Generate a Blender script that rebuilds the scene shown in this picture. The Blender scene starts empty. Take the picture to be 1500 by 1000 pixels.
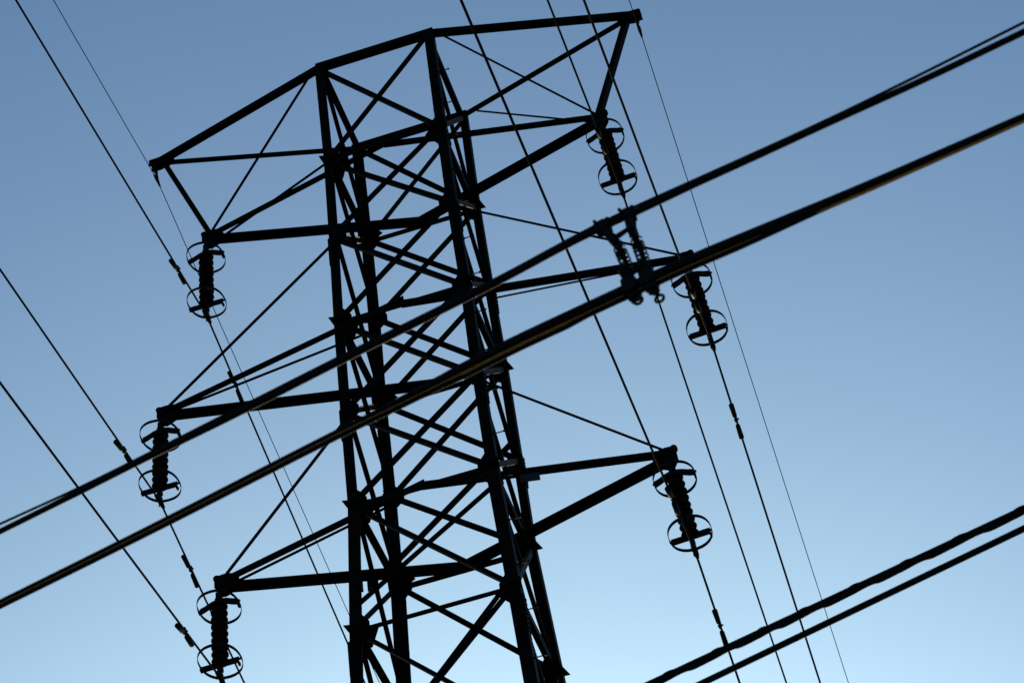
import bpy, bmesh, math, random
from mathutils import Vector as V, Matrix, Quaternion

# ------------------------------------------------------------------ camera, sky, sun, exposure
SC = bpy.context.scene
COL = SC.collection
CAM = V((6.04245, -25.08593, 1.7))
YAW, ELEV, ROLL = -0.1852993, 0.7863847, -0.1541163
FOC = 3627.6846
fwd = V((math.sin(YAW) * math.cos(ELEV), math.cos(YAW) * math.cos(ELEV), math.sin(ELEV)))
rt0 = fwd.cross(V((0, 0, 1))).normalized()
up0 = rt0.cross(fwd)
rt = rt0 * math.cos(ROLL) + up0 * math.sin(ROLL)
up = up0 * math.cos(ROLL) - rt0 * math.sin(ROLL)
cd = bpy.data.cameras.new('camera')
co = bpy.data.objects.new('camera', cd)
COL.objects.link(co)
SC.camera = co
co.matrix_world = Matrix(((rt.x, up.x, -fwd.x, CAM.x), (rt.y, up.y, -fwd.y, CAM.y), (rt.z, up.z, -fwd.z, CAM.z), (0, 0, 0, 1)))
cd.sensor_width = 36.0
cd.lens = FOC * 36.0 / 1500.0
cd.clip_start, cd.clip_end = 0.1, 6000
cd.dof.use_dof = True
cd.dof.focus_distance = 40.0
cd.dof.aperture_fstop = 6.8

SUN_EL, SUN_AZ = math.radians(19), math.radians(-13.3)      # behind the tower, just below the frame; azimuth from +Y towards +X
W = bpy.data.worlds.new('World')
SC.world = W
W.use_nodes = True
nt = W.node_tree
bgn = nt.nodes['Background']
sky = nt.nodes.new('ShaderNodeTexSky')
sky.sky_type = 'NISHITA'
sky.sun_disc = False
sky.sun_elevation = SUN_EL
sky.sun_rotation = SUN_AZ
sky.altitude = 0
sky.air_density = 1.0
sky.dust_density = 2.5
sky.ozone_density = 1.0
wb = nt.nodes.new('ShaderNodeMix')                       # cool daylight balance of the whole sky
wb.data_type = 'RGBA'
wb.blend_type = 'MULTIPLY'
wb.inputs['Factor'].default_value = 1.0
[nt.links.new(sky.outputs['Color'], i) for i in wb.inputs if i.name == 'A' and i.type == 'RGBA']
[setattr(i, 'default_value', (0.538, 0.868, 1.18, 1)) for i in wb.inputs if i.name == 'B' and i.type == 'RGBA']
nt.links.new([q for q in wb.outputs if q.type == 'RGBA'][0], bgn.inputs['Color'])
hz = nt.nodes.new('ShaderNodeTexNoise')
hz.inputs['Scale'].default_value = 3.0
hz.inputs['Detail'].default_value = 4.0
hm = nt.nodes.new('ShaderNodeMapRange')
hm.inputs['To Min'].default_value = 0.093
hm.inputs['To Max'].default_value = 0.107
gtc = nt.nodes.new('ShaderNodeTexCoord')
nt.links.new(gtc.outputs['Generated'], hz.inputs['Vector'])
nt.links.new(hz.outputs['Fac'], hm.inputs['Value'])
nt.links.new(hm.outputs['Result'], bgn.inputs['Strength'])
sl = bpy.data.lights.new('sun', 'SUN')
sl.energy = 3.0
sl.angle = math.radians(0.5)
sl.color = (1.0, 0.87, 0.68)
so = bpy.data.objects.new('sun', sl)
COL.objects.link(so)
sdir = V((math.sin(SUN_AZ) * math.cos(SUN_EL), math.cos(SUN_AZ) * math.cos(SUN_EL), math.sin(SUN_EL)))
so.rotation_mode = 'QUATERNION'
so.rotation_quaternion = sdir.to_track_quat('Z', 'Y')
so.location = (0, 0, 60)
SC.view_settings.view_transform = 'Standard'
SC.view_settings.look = 'None'
SC.view_settings.gamma = 1.0
SC.view_settings.exposure = 0.0

# ------------------------------------------------------------------ materials
def mat(name, col, var=0.25, scale=6.0, rough=0.7, spec=0.15, metal=0.0, col2=None):
    m = bpy.data.materials.new(name)
    m.use_nodes = True
    n = m.node_tree
    b = n.nodes['Principled BSDF']
    tc = n.nodes.new('ShaderNodeTexCoord')
    nz = n.nodes.new('ShaderNodeTexNoise')
    nz.inputs['Scale'].default_value = scale
    nz.inputs['Detail'].default_value = 6
    nz.inputs['Roughness'].default_value = 0.65
    rp = n.nodes.new('ShaderNodeValToRGB')
    c2 = col2 or tuple(c * (1 + var) for c in col)
    rp.color_ramp.elements[0].position = 0.35
    rp.color_ramp.elements[1].position = 0.68
    rp.color_ramp.elements[0].color = (*[c * (1 - var) for c in col], 1)
    rp.color_ramp.elements[1].color = (*c2, 1)
    n.links.new(tc.outputs['Object'], nz.inputs['Vector'])
    n.links.new(nz.outputs['Fac'], rp.inputs['Fac'])
    n.links.new(rp.outputs['Color'], b.inputs['Base Color'])
    b.inputs['Roughness'].default_value = rough
    b.inputs['Specular IOR Level'].default_value = spec
    b.inputs['Metallic'].default_value = metal
    return m

M_STEEL = mat('weathered_dark_steel', (0.0040, 0.0037, 0.0034), 0.3, 9, 0.6, 0.02, col2=(0.007, 0.0055, 0.0042))
M_SUNLIT = mat('sunlit_tan_steel', (0.012, 0.009, 0.005), 0.4, 14, 0.6, 0.04, col2=(0.10, 0.058, 0.022))  # tan sunlight painted into the colour of some side braces
M_PLATE = mat('grey_sign_back', (0.018, 0.02, 0.02), 0.15, 5, 0.6, 0.2)
M_PORC = mat('dark_glazed_porcelain', (0.010, 0.008, 0.007), 0.2, 4, 0.55, 0.06)
M_HARD = mat('dull_forged_hardware', (0.008, 0.008, 0.008), 0.3, 20, 0.6, 0.06)
M_WIRE = mat('weathered_conductor', (0.009, 0.0085, 0.0085), 0.25, 30, 0.8, 0.06)
M_CABLE = mat('black_cable_jacket', (0.008, 0.008, 0.009), 0.2, 25, 0.7, 0.06)
M_BROWN = mat('golden_line_brown', (0.42, 0.20, 0.035), 0.3, 25, 0.65, 0.2)  # colour of the golden line drawn between the two cables
M_SPACER = mat('blue_grey_spacer_plastic', (0.006, 0.0065, 0.007), 0.3, 40, 0.5, 0.06)

# ------------------------------------------------------------------ helpers
def obj(name, bm, m, parent=None, smooth=False):
    bmesh.ops.recalc_face_normals(bm, faces=bm.faces)
    me = bpy.data.meshes.new(name)
    bm.to_mesh(me)
    bm.free()
    if smooth:
        for p in me.polygons:
            p.use_smooth = True
    me.materials.append(m)
    o = bpy.data.objects.new(name, me)
    COL.objects.link(o)
    if parent:
        o.parent = parent
    return o

def tag(o, label=None, cat=None, group=None, kind=None):
    if label: o['label'] = label
    if cat: o['category'] = cat
    if group: o['group'] = group
    if kind: o['kind'] = kind
    return o

def empty(name, loc=(0, 0, 0)):
    o = bpy.data.objects.new(name, None)
    o.empty_display_size = 0.3
    COL.objects.link(o)
    o.location = loc
    return o

def loft(bm, rings, closed=True, caps=True):
    vs = [[bm.verts.new(p) for p in r] for r in rings]
    n = len(vs[0])
    for a, b in zip(vs, vs[1:]):
        for i in range(n if closed else n - 1):
            j = (i + 1) % n
            bm.faces.new((a[i], a[j], b[j], b[i]))
    if caps:
        bm.faces.new(vs[0][::-1])
        bm.faces.new(vs[-1])

def tube(bm, pts, r, seg=8):
    pts = [V(p) for p in pts]
    rad = r if isinstance(r, (list, tuple)) else [r] * len(pts)
    t = (pts[1] - pts[0]).normalized()
    ref = V((0, 0, 1)) if abs(t.z) < 0.9 else V((1, 0, 0))
    u = t.cross(ref).normalized()
    rings = []
    for i, p in enumerate(pts):
        a = pts[max(i - 1, 0)]
        b = pts[min(i + 1, len(pts) - 1)]
        t = (b - a).normalized()
        u = (u - t * u.dot(t)).normalized()
        v = t.cross(u)
        rings.append([p + (u * math.cos(k * 2 * math.pi / seg) + v * math.sin(k * 2 * math.pi / seg)) * rad[i] for k in range(seg)])
    loft(bm, rings)

def lathe(bm, prof, seg=20, mtx=None):
    rings = []
    for r, z in prof:
        ring = [V((r * math.cos(k * 2 * math.pi / seg), r * math.sin(k * 2 * math.pi / seg), z)) for k in range(seg)]
        rings.append([mtx @ p for p in ring] if mtx else ring)
    loft(bm, rings)

def box(bm, c, ax, ay, az):
    c, ax, ay, az = V(c), V(ax), V(ay), V(az)
    r1 = [c - az + s for s in (-ax - ay, ax - ay, ax + ay, -ax + ay)]
    r2 = [p + az * 2 for p in r1]
    loft(bm, [r1, r2])

def plate(bm, poly, nrm, t):
    n = V(nrm).normalized() * (t / 2)
    loft(bm, [[V(p) - n for p in poly], [V(p) + n for p in poly]])

def angle(bm, p, q, b, n, side=1, off=0.0, t=0.011, b2=None):
    """rolled steel angle from p to q: one flange square to n, the other turned along -n at its edge"""
    p, q, n = V(p), V(q), V(n)
    d = (q - p).normalized()
    w = n.cross(d).normalized()
    n = d.cross(w).normalized()
    w = w * side
    b2 = b2 or b * 0.8
    prof = [(-b / 2, off), (b / 2, off), (b / 2, off - b2), (b / 2 - t, off - b2), (b / 2 - t, off - t), (-b / 2, off - t)]
    loft(bm, [[e + w * x + n * y for x, y in prof] for e in (p, q)])

def bar(name, parent, p, q, b, n, m=None, **k):
    bm = bmesh.new()
    angle(bm, p, q, b, n, **k)
    return obj(name, bm, m or M_STEEL, parent)

def bolt(bm, p, n, r=0.017, h=0.014):
    n = V(n).normalized()
    u = n.orthogonal().normalized()
    v = n.cross(u)
    ring = [u * math.cos(k * math.pi / 3) * r + v * math.sin(k * math.pi / 3) * r for k in range(6)]
    loft(bm, [[V(p) + e - n * 0.012 for e in ring], [V(p) + e + n * h for e in ring]])

def copy_tree(o, parent=None):
    c = o.copy()
    COL.objects.link(c)
    if parent: c.parent = parent
    for ch in list(o.children):
        copy_tree(ch, c)
    return c

# ------------------------------------------------------------------ the ground
bm = bmesh.new()
N = 60
for i in range(N + 1):
    for j in range(N + 1):
        x = (i / N - 0.5) * 2; y = (j / N - 0.5) * 2
        x = math.copysign(abs(x) ** 2.2, x) * 3000; y = math.copysign(abs(y) ** 2.2, y) * 3000
        h = 0.25 * math.sin(x * 0.03) * math.cos(y * 0.041) if abs(x) + abs(y) > 40 else 0
        bm.verts.new((x, y, h))
bm.verts.ensure_lookup_table()
for i in range(N):
    for j in range(N):
        a = i * (N + 1) + j
        bm.faces.new([bm.verts[k] for k in (a, a + N + 1, a + N + 2, a + 1)])
tag(obj('ground', bm, mat('dry_grass_ground', (0.17, 0.125, 0.062), 0.35, 0.6, 0.95, 0.1)), kind='structure')

# ------------------------------------------------------------------ the tower
ZL = [33.675, 31.359, 29.564, 27.711, 25.859, 24.144, 21.953, 19.55, 15.6, 10.2, 0.15]
WX = [0.950, 0.936, 0.948, 0.981, 0.986, 1.000, 1.091, 1.18, 1.33, 1.54, 1.93]
WY = [0.938, 0.912, 0.946, 0.948, 0.979, 0.940, 1.022, 1.12, 1.28, 1.50, 1.90]
SG = {'A': (-1, -1), 'B': (-1, 1), 'C': (1, -1), 'D': (1, 1)}
def nd(k, i, dz=0.0):
    sx, sy = SG[k]
    return V((sx * WX[i], sy * WY[i], ZL[i] + dz))

tower = empty('lattice_tower')
tag(tower, 'tall dark steel lattice transmission tower with three tiers of crossarms, black against the blue sky', 'pylon')

EX, EY = 0.062, 0.035            # legs' heels stand outside the node lines
legs = {}
for k, (sx, sy) in SG.items():
    bm = bmesh.new()
    def ring(i, b, t, dz=0.0):
        x, y = sx * (WX[i] + EX), sy * (WY[i] + EY)
        z = ZL[i] + dz
        prof = [(0, 0), (b, 0), (b, t), (t, t), (t, b), (0, b)]
        return [V((x - sx * u, y - sy * v, z)) for u, v in prof]
    loft(bm, [ring(0, .150, .016, .04)] + [ring(i, .150, .016) for i in range(1, 5)] + [ring(5, .150, .016, .02)])
    loft(bm, [ring(5, .172, .02, .005)] + [ring(i, .172, .02) for i in range(6, 11)])
    # splice plates with bolts
    for zi, dz in ((2, -.35), (4, -.25), (6, -.5), (8, .4)):
        z = ZL[zi] + dz
        f = (ZL[zi] - z) / (ZL[zi] - ZL[zi + 1]) if dz < 0 else 0
        j = zi + 1 if dz < 0 else zi
        x = sx * (WX[zi] + (WX[j] - WX[zi]) * f + EX + .008); y = sy * (WY[zi] + (WY[j] - WY[zi]) * f + EY + .008)
        box(bm, (x - sx * .075, y, z), (.07, 0, 0), (0, .009, 0), (0, 0, .28))
        box(bm, (x, y - sy * .075, z), (.009, 0, 0), (0, .07, 0), (0, 0, .28))
        for q in range(-3, 4):
            bolt(bm, (x - sx * .075, y + sy * .01, z + q * .075), (0, sy, 0))
            bolt(bm, (x + sx * .01, y - sy * .075, z + q * .075), (sx, 0, 0))
    legs[k] = obj('leg', bm, M_STEEL, tower)

# gusset plates at the nodes (horizontal at the arms, in the faces elsewhere)
for k, (sx, sy) in SG.items():
    for i in range(0, 9):
        n = nd(k, i, -.19 if i == 0 else 0)
        bm = bmesh.new()
        if i in (1, 3, 5, 6):
            ox, oy = (.105, .15) if sy < 0 else (.14, .04)
            poly = [(sx * (WX[i] + ox), sy * (WY[i] + oy), ZL[i] - .004), (sx * (WX[i] - .12), sy * (WY[i] + oy * .6), ZL[i] - .004),
                    (sx * (WX[i] - .30), sy * (WY[i] - .08), ZL[i] - .004), (sx * (WX[i] - .10), sy * (WY[i] - .42), ZL[i] - .004), (sx * (WX[i] + .03), sy * (WY[i] - .42), ZL[i] - .004)]
            plate(bm, poly, (0, 0, 1), .012)
        h = .21 if i in (1, 3, 5, 6) else .18
        yf = sy * (WY[i] + EY - .024)
        if i: plate(bm, [(n.x + sx * .04, yf, n.z + h * 1.05), (n.x - sx * .10, yf, n.z + h * 1.1), (n.x - sx * .21, yf, n.z + h * .35),
                   (n.x - sx * .21, yf, n.z - h * .45), (n.x - sx * .10, yf, n.z - h * 1.1), (n.x + sx * .04, yf, n.z - h)], (0, 1, 0), .01)
        xf = sx * (WX[i] + EX - .024)
        plate(bm, [(xf, n.y, n.z + h * .95), (xf, n.y - sy * .10, n.z + h), (xf, n.y - sy * .18, n.z + h * .3),
                   (xf, n.y - sy * .18, n.z - h * .4), (xf, n.y - sy * .10, n.z - h), (xf, n.y, n.z - h * .9)], (1, 0, 0), .01)
        for u, w in ((.05, .14), (.05, -.14), (.14, .04), (.14, -.04), (.08, .09), (.08, -.09)):
            if i: bolt(bm, (n.x - sx * u, yf + sy * .006, n.z + w), (0, sy, 0))
            bolt(bm, (xf + sx * .006, n.y - sy * u, n.z + w), (sx, 0, 0))
        obj('gusset_plate', bm, M_STEEL, legs[k])

# step bolts up the near right leg, alternating flanges
def leg_at(k, z):
    for i in range(len(ZL) - 1):
        if ZL[i] >= z >= ZL[i + 1]:
            f = (ZL[i] - z) / (ZL[i] - ZL[i + 1])
            break
    sx, sy = SG[k]
    return V((sx * (WX[i] + (WX[i + 1] - WX[i]) * f + EX), sy * (WY[i] + (WY[i + 1] - WY[i]) * f + EY), z))
z = 32.75
j = 0
while z > 17:
    p = leg_at('C', z)
    bm = bmesh.new()
    if j % 2 == 0:
        a = p + V((-.01, .105, 0)); d = V((1, 0, 0))
    else:
        a = p + V((-.105, .01, 0)); d = V((0, -1, 0))
    tube(bm, [a, a + d * .155], .0085, 8)
    tube(bm, [a + d * .150, a + d * .172], .017, 8)
    tube(bm, [a + d * .012, a + d * .03], .016, 6)
    obj('step_bolt', bm, M_HARD, legs['C'])
    z -= 0.40
    j += 1

top_members = []
# face bracing: crossed diagonals in each panel
NY, NX = V((0, 1, 0)), V((1, 0, 0))
def face(a, c, nrm, i, heavy, light, dz=0.0, dz2=0.0):
    """panel between levels i and i+1 on the face holding legs a and c"""
    bar('diagonal_brace', tower, nd(a, i + 1, dz), nd(c, i, dz2), heavy, nrm, off=.022, side=1)
    bar('diagonal_brace', tower, nd(a, i), nd(c, i + 1), light, nrm, off=-.012, side=-1, b2=light)
for i in range(0, 10):
    big = i >= 5
    hv, lt = (.108, .068) if not big else (.080, .064)
    if i == 6: lt = .052
    face('A', 'C', -NY, i, hv * (1.0 if i else .95), lt, *((.33, -.36) if i == 5 else (0, 0)))
    face('B', 'D', NY, i, hv if i else .09, lt, *((.46, .46) if i == 4 else (0, 0)))
    # side faces: near foot to far head, and near head to far foot
    for a, b, nn in (('A', 'B', -NX), ('C', 'D', NX)):
        lit = (a == 'C' and i < 6) or (a == 'A' and i in (1, 3))  # braces given the painted sun glint
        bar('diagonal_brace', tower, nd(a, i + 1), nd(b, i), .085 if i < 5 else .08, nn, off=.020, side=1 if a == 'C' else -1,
            m=M_SUNLIT if lit else M_STEEL)
        bar('diagonal_brace', tower, nd(a, i), nd(b, i + 1), .075 if i < 5 else .07, nn, off=-.012, side=-1)
for a, c in (('A', 'C'), ('B', 'D')):
    top_members.append((nd(a, 0, .02), nd(c, 0, .02)))
for i in (0, 1, 3, 5, 6, 7):
    s = .10 if i < 6 else .07
    if i:
        bar('horizontal_strut', tower, nd('A', i, .05 if i == 1 else -.03), nd('C', i, .05 if i == 1 else -.03), .12 if i == 1 else s, -NY, off=.008, side=1)
        bar('horizontal_strut', tower, nd('B', i, -.03), nd('D', i, -.03), s, NY, off=.008, side=1)
    bar('horizontal_strut', tower, nd('A', i, -.03), nd('B', i, -.03), .135, -NX, off=.006)
    bar('horizontal_strut', tower, nd('C', i, -.03), nd('D', i, -.03), .135, NX, off=.006)

# crossarms
TIPL = {0: (4.182, 33.721), 1: (3.294, 31.487), 3: (4.097, 27.866), 5: (3.262, 24.260)}
ZUP = V((0, 0, 1))
def tip(lv, s): return V((s * TIPL[lv][0], 0, TIPL[lv][1]))
def chord(parent, p, q, b, updown, name='chord'):
    """horizontal flange lies inward, web up (+1) or down (-1)"""
    p, q = V(p), V(q)
    d = (q - p).normalized()
    w = ZUP.cross(d).normalized()
    mid = (p + q) / 2
    if w.y * mid.y > 0: w = -w                      # towards the tower axis
    nz = ZUP * updown
    t = .013
    prof = [(0, 0), (b, 0), (b, t), (t, t), (t, b), (0, b)]
    bm = bmesh.new()
    loft(bm, [[e + w * x + nz * y for x, y in prof] for e in (p, q)])
    return obj(name, bm, M_STEEL, parent)

for j_, (p, q) in enumerate(top_members):
    chord(tower, p - V((.06, 0, 0)), q + V((.06, 0, 0)), .122, 1, 'horizontal_strut')

for s in (-1, 1):
    near, far = ('A', 'B') if s < 0 else ('C', 'D')
    for lv in (0, 1, 3, 5):
        T = tip(lv, s)
        bm = bmesh.new()
        if lv == 0:
            # bolted end box with two side plates
            for y in (-.06, .06):
                plate(bm, [T + V((s * .09, y, .08)), T + V((s * .11, y, -.07)), T + V((-s * .05, y, -.10)), T + V((-s * .30, y, -.03)), T + V((-s * .30, y, .09))], (0, 1, 0), .012)
                for u, w in ((.06, .05), (.06, -.03), (-.06, .05), (-.06, -.04), (-.2, .05), (-.2, -.01)):
                    bolt(bm, T + V((s * u, y + math.copysign(.006, y), w)), (0, y, 0))
            plate(bm, [T + V((s * .105, -.08, .04)), T + V((s * .105, .08, .04)), T + V((-s * .3, .12, .04)), T + V((-s * .3, -.12, .04))], (0, 0, 1), .01)
            box(bm, T + V((s * .02, 0, -.13)), (.022, 0, 0), (0, .035, 0), (0, 0, .05))
        else:
            # hanger plate pair, its outer top corner pierced
            for y in (-.045, .045):
                plate(bm, [T + V((s * .045, y, .135)), T + V((s * .095, y, .075)), T + V((s * .10, y, -.06)), T + V((s * .03, y, -.19)), T + V((-s * .07, y, -.19)), T + V((-s * .24, y, -.10)), T + V((-s * .24, y, .10)), T + V((-s * .05, y, .14))], (0, 1, 0), .012)
                for u, w in ((.05, .0), (-.02, .06), (-.02, -.06), (-.12, .05), (-.12, -.04)):
                    bolt(bm, T + V((s * u, y + math.copysign(.006, y), w)), (0, y, 0))
            e = T + V((s * .072, 0, .115))
            ring_ = [[e + V((math.cos(a) * (.040 + .013 * math.cos(c)), .045 * math.sin(c), math.sin(a) * (.040 + .013 * math.cos(c)))) for c in [q * math.pi / 3 for q in range(6)]] for a in [k * math.pi / 10 for k in range(20)]]
            loft(bm, ring_ + [ring_[0]], caps=False)
            tube(bm, [T + V((-s * .02, -.09, -.15)), T + V((-s * .02, .09, -.15))], .016, 10)
        arm = obj('crossarm', bm, M_STEEL, tower)
        if lv == 0:
            chord(arm, T + V((0, -.03, 0)), nd(near, 0, .02) - V((s * .03, 0, 0)), .105, 1)
            chord(arm, T + V((0, .03, 0)), nd(far, 0, -.02), .10, 1)
            # strut down to the arm below, hangers from the top corners
            bar('strut', arm, T + V((-s * .1, 0, -.02)), tip(1, s) + V((0, 0, .06)), .11 if s < 0 else .15, (s, 0, .4), side=s, b2=.09 if s < 0 else .15)
            bar('hanger', arm, nd(near, 0, -.02) + V((s * .12, 0, 0)), tip(1, s) + V((0, -.03, .03)), .034, (0, -1, 0))
            bar('hanger', arm, nd(far, 0, -.01) + V((s * .25, -.05, 0)), tip(1, s) + V((0, .05, -.05 if s > 0 else -.13)), .034, (0, 1, 0))
        else:
            for y, k in ((-1, near), (1, far)):
                P = T + V((0, y * .055, .03 if y > 0 and lv < 5 else 0))
                Q = V((-s * .02, y * (WY[lv] - .02), ZL[lv] + .01))
                if y > 0: Q.z += .06 if lv == 3 else (.03 if lv == 1 else 0)
                elif s < 0: Q.z += {1: .03, 3: .10, 5: .05}[lv]
                b = .118 if y > 0 else ({1: .064, 3: .062, 5: .066}[lv] if s < 0 else {1: .072, 3: .086, 5: .086}[lv])
                chord(arm, P, Q, b, -1 if y > 0 else 1)
            if lv > 1:
                bar('hanger', arm, nd(near, lv - 1, -.12), T + V((0, -.04, .05)), .037, (0, -1, 0))
                bar('hanger', arm, nd(far, lv - 1, -.30 if s > 0 else (-.24 if lv == 3 else -.15)), T + V((0, .04, .05 if lv == 3 or s > 0 else -.05)), .032, (0, 1, 0))
            # lacing between the chords
            f = .5
            w = WY[lv] * f
            if lv in (3, 5):
                pass

# number plates wired to the lowest arms
def sign_on(lv, s, y, fr, wd, ht, dz):
    T = tip(lv, s)
    P = T + V((0, y * .055, 0)); Q = V((-s * .02, y * (WY[lv] - .02), ZL[lv]))
    d = (Q - P).normalized()
    c = P + (Q - P) * fr + V((0, 0, dz)) + V((0, .02 if y < 0 else .075, 0))
    bm = bmesh.new()
    h = V((0, 0, ht / 2)); u = d * (wd / 2)
    n = d.cross(ZUP).normalized()
    r = .012
    plate(bm, [c - u - h, c + u - h, c + u + h, c - u + h], n, .006)
    fl = n * .02
    for a, b in ((c - u - h, c + u - h), (c - u + h, c + u + h)):
        tube(bm, [a, b], .008, 6)
    for q in (-.38, .38):
        bolt(bm, c + u * 2 * q + h * .7, -n, .012, .012)
    return obj('sign_plate', bm, M_PLATE, tower)

sign_on(5, 1, -1, .568, .27, .20, -.035)
sign_on(5, -1, 1, .537, .20, .22, -.12)
sign_on(5, -1, 1, .607, .16, .22, -.12)

# foot slabs are out of the frame but carry the legs
for k, (sx, sy) in SG.items():
    bm = bmesh.new()
    n = nd(k, 10)
    lathe(bm, [(.45, -.3), (.45, .22), (.42, .27), (.05, .28)], 20, Matrix.Translation(V((n.x, n.y, 0.05))))
    obj('foundation', bm, mat('grey_concrete', (.25, .24, .22), .2, 8, .9, .1) if 'grey_concrete' not in bpy.data.materials else bpy.data.materials['grey_concrete'], tower)

# ------------------------------------------------------------------ insulator strings
LS = 1.675
def make_string():
    root = empty('insulator_string')
    bm = bmesh.new()                                   # shackle and ball link
    tube(bm, [(0, 0, -.10), (0, 0, -.31)], .024, 10)
    box(bm, (0, 0, -.20), (.030, 0, 0), (0, .055, 0), (0, 0, .06))
    box(bm, (0, 0, -.255), (.05, 0, 0), (0, .035, 0), (0, 0, .03))
    bolt(bm, (0, .055, -.2), (0, 1, 0), .02, .03)
    obj('hanger_link', bm, M_HARD, root)
    def band(zc, rx, ry, h, t):
        bm = bmesh.new()
        n = 56
        rings = []
        for k in range(n):
            a = k * 2 * math.pi / n
            c, s_ = math.cos(a), math.sin(a)
            # racetrack with rounded ends
            e = 2.25
            px = rx * math.copysign(abs(c) ** (2 / e), c); py = ry * math.copysign(abs(s_) ** (2 / e), s_)
            o = V((c, s_, 0))
            rings.append([V((px, py, zc - h / 2)) - o * t / 2, V((px, py, zc - h / 2)) + o * t / 2, V((px, py, zc + h / 2)) + o * t / 2, V((px, py, zc + h / 2)) - o * t / 2])
        loft(bm, rings + [rings[0]], caps=False)
        bmesh.ops.remove_doubles(bm, verts=bm.verts, dist=1e-5)
        return bm
    def strap(pts, h, t):
        bm = bmesh.new()
        rings = []
        for x, z in pts:
            rings.append([V((x, -t / 2, z - h / 2)), V((x, t / 2, z - h / 2)), V((x, t / 2, z + h / 2)), V((x, -t / 2, z + h / 2))])
        loft(bm, rings)
        for sx in (-1, 1):
            x, z = pts[0] if sx < 0 else pts[-1]
            bolt(bm, (x + sx * .004, 0, z + .01), (sx, 0, 0), .02, .02)
            box(bm, (x - sx * .01, .035 * sx, z - .045 * 1), (.014, 0, 0), (0, .03, 0), (0, 0, .022))
        return bm
    R = .290
    obj('grading_ring', band(-.385, R, R * 1.18, .048, .009), M_HARD, root, True)
    obj('ring_bracket', strap([(-R + .004, -.375), (-.21, -.35), (-.12, -.305), (-.05, -.285), (.05, -.285), (.12, -.305), (.21, -.35), (R - .004, -.375)], .112, .014), M_HARD, root)
    prof = [(.018, .000), (.036, -.004), (.040, -.040), (.046, -.050), (.085, -.058), (.112, -.070), (.121, -.083), (.119, -.092), (.106, -.090), (.100, -.099), (.086, -.094), (.080, -.104), (.066, -.098), (.058, -.108), (.020, -.110), (.016, -.146)]
    for k in range(9):
        bm = bmesh.new()
        lathe(bm, prof, 28, Matrix.Translation((0, 0, -.290 - .1262 * k)))
        obj('insulator_disc', bm, M_PORC, root, True)
    zb = -1.375
    obj('grading_ring', band(zb, R, R * 1.18, .048, .009), M_HARD, root, True)
    obj('ring_bracket', strap([(-R + .02, zb - .062), (R - .02, zb - .062)], .105, .014), M_HARD, root)
    bm = bmesh.new()                                   # suspension clamp: saddle along the conductor
    tube(bm, [(0, 0, -1.40), (0, 0, -1.64)], .024, 10)
    box(bm, (0, 0, -1.53), (.036, 0, 0), (0, .034, 0), (0, 0, .035))
    box(bm, (0, 0, -1.635), (.034, 0, 0), (0, .030, 0), (0, 0, .03))
    tube(bm, [(0, -.15, -LS - .016), (0, -.08, -LS - .004), (0, 0, -LS), (0, .08, -LS - .004), (0, .15, -LS - .016)], [.024, .034, .038, .034, .024], 12)
    for y in (-.055, .055):
        tube(bm, [(.03, y, -LS + .05), (.03, y, -LS - .055)], .009, 6)
        tube(bm, [(-.03, y, -LS + .05), (-.03, y, -LS - .055)], .009, 6)
    obj('suspension_clamp', bm, M_HARD, root)
    return root

CL = {'GL': V((-4.242, .181, 33.559)), 'GR': V((4.188, .186, 33.574)), 'L1': V((-3.385, .057, 29.815)), 'R1': V((3.367, .035, 29.813)),
      'L2': V((-4.178, -.001, 26.192)), 'R2': V((4.165, .054, 26.192)), 'L3': V((-3.292, -.094, 22.587)), 'R3': V((3.324, .003, 22.585))}
WORD = {1: 'top', 3: 'middle', 5: 'lowest'}
first = None
for lv, nm in ((1, '1'), (3, '2'), (5, '3')):
    for s, sd, sw in ((-1, 'L', 'left'), (1, 'R', 'right')):
        o = make_string() if first is None else copy_tree(first)
        if first is None: first = o
        T = tip(lv, s) + V((-.05 if s < 0 else -.02, 0, -.03))
        o.location = T
        d = (CL[sd + nm] - T).normalized()
        o.rotation_mode = 'QUATERNION'
        o.rotation_quaternion = V((0, 0, -1)).rotation_difference(d)
        CL[sd + nm] = T + d * LS
        tag(o, 'ringed insulator string hanging from the %s tip of the %s insulator arm' % (sw, WORD[lv]), 'insulator', 'insulator strings on the tower')

# ------------------------------------------------------------------ overhead conductors
SP = {'GL': ((-.0072, -.0734), (.0038, -.3025)), 'GR': ((0, -.20), (.0028, -.3597)), 'L1': ((-.015, -.1164), (-.0102, -.2866)), 'L2': ((.0012, -.0724), (.0005, -.3076)),
      'L3': ((-.0432, -.1802), (-.01, -.31)), 'R1': ((-.0004, -.1381), (.0017, -.3284)), 'R2': ((-.0082, -.2329), (-.0032, -.3421)), 'R3': ((.0027, -.0971), (-.0004, -.3538))}
def wire_at(k, y):
    P = CL[k]
    a, s = SP[k][0 if y < P.y else 1]
    c = .0004 if y < P.y else .0015
    u = abs(y - P.y)
    return V((P.x + a * (y - P.y), y, P.z + s * u + c * u * u + .0)) 
YS = [-90, -75, -60, -50, -42, -36, -30, -25, -20, -16, -13, -10, -8, -6, -4.5, -3, -2, -1.2, -.6, -.25, 0, .25, .6, 1.2, 2, 3, 4.5, 6, 8, 10, 12, 15, 18, 22, 27, 33, 40, 48, 58, 70]
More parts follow.
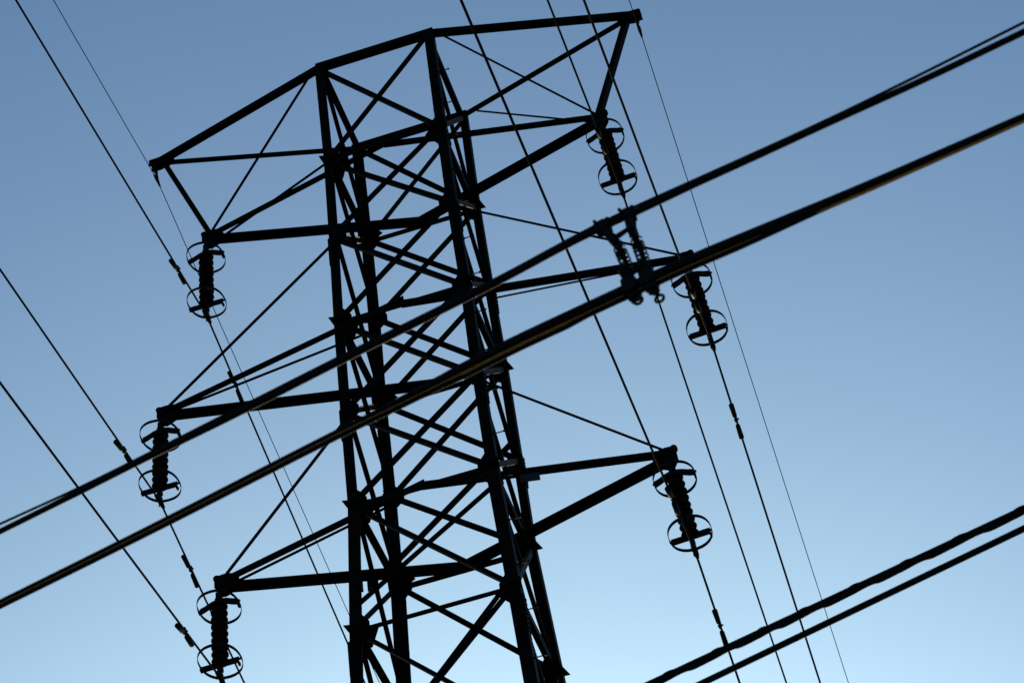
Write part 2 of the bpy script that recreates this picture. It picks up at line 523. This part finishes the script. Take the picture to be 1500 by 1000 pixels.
for k in CL:
    bm = bmesh.new()
    y0 = CL[k].y
    tube(bm, [wire_at(k, y0 + y) for y in YS], .0072 if k[0] == 'G' else .0155, 8)
    sw = 'left' if k[1 if k[0] == 'G' else 0] == 'L' else 'right'
    if k[0] == 'G':
        o = obj('shield_wire', bm, M_WIRE, None, True)
        tag(o, 'thin bare shield wire clamped to the %s tip of the tower top arm' % sw, 'wire', 'shield wires along the tower top')
        bm = bmesh.new()
        P = CL[k]
        T = tip(0, -1 if k[1] == 'L' else 1)
        tube(bm, [T + V((0, .02, -.14)), (T + P) / 2 + V((0, 0, -.07)), P + V((0, 0, .02))], [.02, .024, .03], 8)
        tube(bm, [P + V((0, -.13, -.02)), P, P + V((0, .14, -.035))], [.014, .030, .014], 10)
        obj('suspension_clamp', bm, M_HARD, o)
    else:
        o = obj('power_line', bm, M_WIRE, None, True)
        tag(o, 'black power line carried by the %s insulator string of the %s arm' % (sw, {'1': 'top', '2': 'middle', '3': 'lowest'}[k[1]]), 'power line', 'power lines strung through the tower')

# stockbridge dampers
def make_damper():
    r = empty('vibration_damper')
    bm = bmesh.new()
    box(bm, (0, 0, -.02), (.022, 0, 0), (0, .026, 0), (0, 0, .045))
    tube(bm, [(-.03, 0, -.03), (.045, 0, -.03)], .014, 6)
    obj('clamp', bm, M_HARD, r)
    bm = bmesh.new()
    tube(bm, [(0, -.26, -.082), (0, -.12, -.068), (0, 0, -.062), (0, .12, -.068), (0, .26, -.082)], .008, 6)
    obj('messenger_cable', bm, M_HARD, r)
    for s in (-1, 1):
        bm = bmesh.new()
        tube(bm, [(0, s * .055, -.068), (0, s * .062, -.068), (0, s * .085, -.07), (0, s * .20, -.076), (0, s * .285, -.084), (0, s * .296, -.084)], [.014, .026, .033, .036, .038, .026], 12)
        obj('weight', bm, M_HARD, r, True)
    return r
damper0 = None
DY = {'L1': (-1.25, 1.24), 'L2': (-1.32, 1.18), 'L3': (-1.45, 1.2), 'R1': (-1.3, 1.12), 'R2': (-1.3, 1.21), 'R3': (-1.32, 1.14)}
for k, ys in DY.items():
    for y in ys:
        o = make_damper() if damper0 is None else copy_tree(damper0)
        if damper0 is None: damper0 = o
        o.location = wire_at(k, CL[k].y + y)
        d = (wire_at(k, CL[k].y + y + .1) - wire_at(k, CL[k].y + y - .1)).normalized()
        o.rotation_mode = 'QUATERNION'
        o.rotation_quaternion = V((0, 1, 0)).rotation_difference(d)
        tag(o, 'twin-weight vibration damper clipped %s the %s insulator string of the %s arm' % ('above and before' if y < 0 else 'on the line below', 'left' if k[0] == 'L' else 'right', {'1': 'top', '2': 'middle', '3': 'lowest'}[k[1]]),
            'damper', 'vibration dampers on the power lines')

# ------------------------------------------------------------------ foreground pole-line cables
XB = 5.16
def pl1(x): return -16.613 - .2164 * x
def pl2(x): return -10.93 - .283 * x
TAB = {'c1': [(1.95, 9.6524), (2.355, 9.6582), (2.772, 9.6708), (3.276, 9.6722), (3.816, 9.6892), (4.205, 9.6969), (4.622, 9.7052), (5.136, 9.744), (5.265, 9.7179), (5.531, 9.7272), (5.884, 9.71), (6.17, 9.7038), (6.634, 9.682), (7.09, 9.6801)],
 'thin': [(1.948, 9.698), (2.393, 9.6809), (2.772, 9.6882), (3.817, 9.7147), (4.624, 9.726), (5.139, 9.7647), (5.535, 9.745), (6.175, 9.7165), (6.644, 9.7175), (7.104, 9.7308)],
 'P': [(1.971, 9.206), (2.402, 9.2168), (2.715, 9.2241), (3.15, 9.2412), (3.717, 9.2662), (4.2, 9.2766), (4.608, 9.3045), (4.905, 9.2976), (5.199, 9.2947), (5.455, 9.2909), (5.767, 9.2699), (6.224, 9.2355), (6.671, 9.2169), (6.962, 9.2047)],
 'Q': [(1.972, 9.1727), (2.403, 9.1797), (2.715, 9.1791), (3.149, 9.1966), (3.714, 9.214), (4.195, 9.221), (4.6, 9.2375), (4.896, 9.2312), (5.189, 9.2327), (5.446, 9.237), (5.76, 9.2318), (6.221, 9.2243), (6.669, 9.2095), (6.96, 9.1974)]}
def interp(t, x):
    """smooth curve through surveyed (x, z) points, straight beyond them"""
    if x <= t[0][0]: return t[0][1] + (t[2][1] - t[0][1]) / (t[2][0] - t[0][0]) * (x - t[0][0])
    if x >= t[-1][0]: return t[-1][1] + (t[-1][1] - t[-3][1]) / (t[-1][0] - t[-3][0]) * (x - t[-1][0])
    num = den = 0
    for i in range(-8, 9):                      # small blur keeps it supple
        u = x + i * .035
        u = max(t[0][0], min(t[-1][0], u))
        for (a, za), (b, zb) in zip(t, t[1:]):
            if a <= u <= b:
                w = 9 - abs(i)
                num += w * (za + (zb - za) * (u - a) / (b - a)); den += w
                break
    return num / den
XS = [-30, -20, -12, -6, -2, 0] + [1 + .1 * i for i in range(73)] + [8.5, 10, 13, 18, 26, 36]
def ztop(x): return interp(TAB['c1'], x)
def zthin(x): return interp(TAB['thin'], x)
def zP(x): return interp(TAB['P'], x)
def zQ(x):
    lay = interp(TAB['P'], x) - taper(RP, x) - .0125           # lies against the cable above except for a slack stretch
    return max(interp(TAB['Q'], x), lay - (.010 if 4.35 < x < 5.0 else .0))
def zG(x): return zP(x) - rP(x) - .0015
RP = [(-40, .0135), (2.0, .0138), (3.9, .0155), (4.45, .0275), (5.6, .0285), (6.2, .0245), (6.96, .0200), (9, .0138), (40, .0135)]
RC = [(-40, .0140), (2.4, .0145), (3.2, .0165), (5.9, .0165), (6.6, .0148), (40, .0140)]
def taper(t, x):
    for (a, ra), (b, rb) in zip(t, t[1:]):
        if a <= x <= b: return ra + (rb - ra) * (x - a) / (b - a)
def rC(x): return taper(RC, x)
def rP(x):
    for (a, ra), (b, rb) in zip(RP, RP[1:]):
        if a <= x <= b: return ra + (rb - ra) * (x - a) / (b - a)
def cable(zf, pf, r, m, name, dy=0.0):
    bm = bmesh.new()
    tube(bm, [(x, pf(x) + dy, zf(x)) for x in XS], [r(x) for x in XS] if callable(r) else r, 14)
    return obj(name, bm, m, None, True)
tag(cable(ztop, pl1, rC, M_CABLE, 'overhead_cable'), 'black cable crossing in front of the tower, gripped by the upper clamps of the bracket', 'cable', 'cables crossing in front of the tower')
tag(cable(zthin, pl1, .0066, M_CABLE, 'support_wire', -.004), 'thin support wire along the upper foreground cable, splitting away from it at both ends', 'wire')
tag(cable(zP, pl1, rP, M_CABLE, 'overhead_cable'), 'thick black cable under the bracket, crossing in front of the tower', 'cable', 'cables crossing in front of the tower')
tag(cable(zG, pl1, .0050, M_BROWN, 'support_wire', -.003), 'golden brown line added as a thin strand along the underside of the thick cable under the bracket', 'wire')  # thin strand added to draw the golden line between the cables
tag(cable(zQ, pl1, .0112, M_CABLE, 'overhead_cable'), 'thinner black cable running just beneath the thick cable under the bracket', 'cable', 'cables crossing in front of the tower')
# lower right pair
def z3(x): return 11.492 - .0086 * (x - XB)
def z4(x): return 11.3292 + .009 * (x - XB)
XS2 = [-30, -15, -5, 0, 2, 3, 4, 5, 6, 7, 8, 9, 11, 15, 22, 34]
tc_ = empty('twisted_cable', (0, 0, 0))
bm = bmesh.new()
tube(bm, [(x, pl2(x), z3(x) + .010) for x in XS2], .0165, 14)
obj('core_cable', bm, M_CABLE, tc_, True)
rng = random.Random(4)
def wound(r, fn):
    bm = bmesh.new()
    n = 640
    tube(bm, [fn(1.0 + 9 * k / n) for k in range(n + 1)], r, 10)
    return obj('wound_cable', bm, M_CABLE, tc_, True)
PER = .35
jit = [rng.uniform(-.16, .16) for _ in range(60)]
def phase(x):
    q = x / PER
    i = int(q)
    return q + jit[i] + (jit[i + 1] - jit[i]) * (q - i)
def saw(x):
    f = phase(x) % 1.0
    return (f / .7) if f < .7 else (1 - f) / .3
wound(.0165, lambda x: V((x, pl2(x) + .012 * math.cos(phase(x) * 6.283), z3(x) - .011 - .017 * saw(x) ** 1.3)))
wound(.0110, lambda x: V((x, pl2(x) + .022 * math.cos(phase(x) * 6.283 + 1), z3(x) - .004 + .0225 * math.sin(phase(x) * 6.283 + 1))))
tag(tc_, 'lumpy cable of wires twisted together, crossing the lower right corner above a plain cable', 'cable', 'cables crossing the lower right corner')
bm = bmesh.new()
tube(bm, [(x, pl2(x), z4(x)) for x in XS2], .0215, 14)
tag(obj('overhead_cable', bm, M_CABLE, None, True), 'smooth black cable crossing the lower right corner just below the twisted one', 'cable', 'cables crossing the lower right corner')

# ------------------------------------------------------------------ the spring bracket between the two foreground cables
E1 = V((1, -.2164, 0)).normalized()
E2 = E1.cross(ZUP)                                       # towards the camera side
def L(u, v, w=0.0):
    x = 5.194 + u * E1.x
    return V((x, pl1(x), 9.2675 + v)) + E2 * w
br = empty('cable_bracket', L(0, 0))
tag(br, 'spring loaded bracket with eye bolts joining the upper foreground cable to the thick one', 'bracket')
inv = Matrix.Translation(-L(0, 0))
def bobj(name, bm, m, smooth=False):
    bmesh.ops.transform(bm, matrix=inv, verts=bm.verts)
    return obj(name, bm, m, br, smooth)
for (u, v) in ((-.045, .463), (.079, .462)):
    bm = bmesh.new()
    box(bm, L(u - (.006 if u < 0 else 0), v - .006, 0), E1 * (.034 if u < 0 else .026), E2 * .026, ZUP * .024)
    box(bm, L(u - .006, v + .020, .004), E1 * .016, E2 * .018, ZUP * .008)
    tube(bm, [L(u - .024, v + .006, -.045), L(u - .024, v + .006, .05)], .008, 8)
    tube(bm, [L(u + .02, v + .01, 0), L(u + .02, v + .045, 0)], .008, 8)
    tube(bm, [L(u + .02, v + .030, 0), L(u + .02, v + .038, 0)], .013, 6)
    bobj('cable_clamp', bm, M_SPACER)
# tapering cheek plates from the upper clamps
for u0, u1, w in ((-.045, .000, .012), (.079, .082, .012)):
    bm = bmesh.new()
    for q in (-.018, .018):
        plate(bm, [L(u0 - .022, .45, q), L(u0 + .022, .45, q), L((u0 + u1) / 2 + .014, .39, q), L(u1 + .016, .345, q), L(u1 + .013, .30, q), L(u1 - .015, .30, q), L((u0 + u1) / 2 - .020, .37, q)], E2, .007)
    bobj('cheek_plate', bm, M_SPACER)
bm = bmesh.new()
plate(bm, [L(-.01, .345, .028), L(.09, .362, .028), L(.09, .342, .028), L(.03, .322, .028), L(-.005, .322, .028)], E2, .008)
bobj('cross_plate', bm, M_SPACER)
RODS = ((.002, .30, .030, .10), (.086, .30, .105, .10))
for (u0, v0, u1, v1) in RODS:
    bm = bmesh.new()
    tube(bm, [L(u0, v0 + .06), L(u1, v1 - .03)], .0105, 10)
    tube(bm, [L(u0 + (u1 - u0) * .2, v0 - .04), L(u0 + (u1 - u0) * .25, v0 - .05)], .022, 10)
    bobj('rod', bm, M_SPACER)
    bm = bmesh.new()
    pts = []
    n = 6
    for k in range(n * 12 + 1):
        f = k / (n * 12)
        c = L(u0 + (u1 - u0) * (.1 + .8 * f), v0 + (v1 - v0) * (.05 + .85 * f))
        a = k * 2 * math.pi / 12
        pts.append(c + E1 * .026 * math.cos(a) + E2 * .026 * math.sin(a))
    tube(bm, pts, .0042, 6)
    bobj('spring', bm, M_HARD, True)
for u, v, h in ((.012, .10, .048), (.108, .085, .052)):
    bm = bmesh.new()
    for q in (-.020, .020):
        plate(bm, [L(u - .020, v - h, q), L(u + .016, v - h, q), L(u + .013, v - h * .2, q), L(u + .024, v + h * .5, q), L(u + .012, v + h * .8, q), L(u - .016, v + h * .8, q), L(u - .028, v + h * .4, q), L(u - .018, v - h * .3, q)], E2, .008)
    tube(bm, [L(u - .012, v + h * .35, -.04), L(u - .012, v + h * .35, .045)], .011, 8)
    bobj('cheek_plate', bm, M_SPACER)
bm = bmesh.new()
plate(bm, [L(.0, .135, .0), L(.115, .13, .0), L(.115, .105, .0), L(.0, .105, .0)], E2, .016)
bobj('cross_plate', bm, M_SPACER)
for u, ur, v, uv, vv in ((.030, .0395, -.062, .02, 0.0), (.115, .134, -.108, .105, 0.0)):
    bm = bmesh.new()
    box(bm, L(u - .01, .03, 0), E1 * .032, E2 * .032, ZUP * .040)
    box(bm, L(u - .004, -.020, 0), E1 * .024, E2 * .024, ZUP * .022)
    bobj('cable_clamp', bm, M_SPACER)
    bm = bmesh.new()
    c = L(ur, v)
    ax = (E1 * .96 + ZUP * .28).normalized()
    zz = (ZUP * .96 - E1 * .28).normalized()
    rr = .0195
    pts = [c + ax * rr * math.cos(k * math.pi / 10) + zz * rr * math.sin(k * math.pi / 10) for k in range(20)]
    rings = []
    for k in range(20):
        o_ = (pts[k] - c).normalized()
        rings.append([pts[k] + (o_ * math.cos(q * math.pi / 4) + E2 * math.sin(q * math.pi / 4)) * .0068 for q in range(8)])
    loft(bm, rings + [rings[0]], caps=False)
    bmesh.ops.remove_doubles(bm, verts=bm.verts, dist=1e-6)
    tube(bm, [c + (L(u, .0) - c).normalized() * rr, L(u, -.02)], .0095, 8)
    if v < -.1:
        c2 = c + ZUP * .052 - E1 * .012
        tube(bm, [c2 + ax * .017 * math.cos(k * math.pi / 8) + zz * .019 * math.sin(k * math.pi / 8) for k in range(17)], .0055, 6)
    bobj('eye_bolt', bm, M_HARD, True)
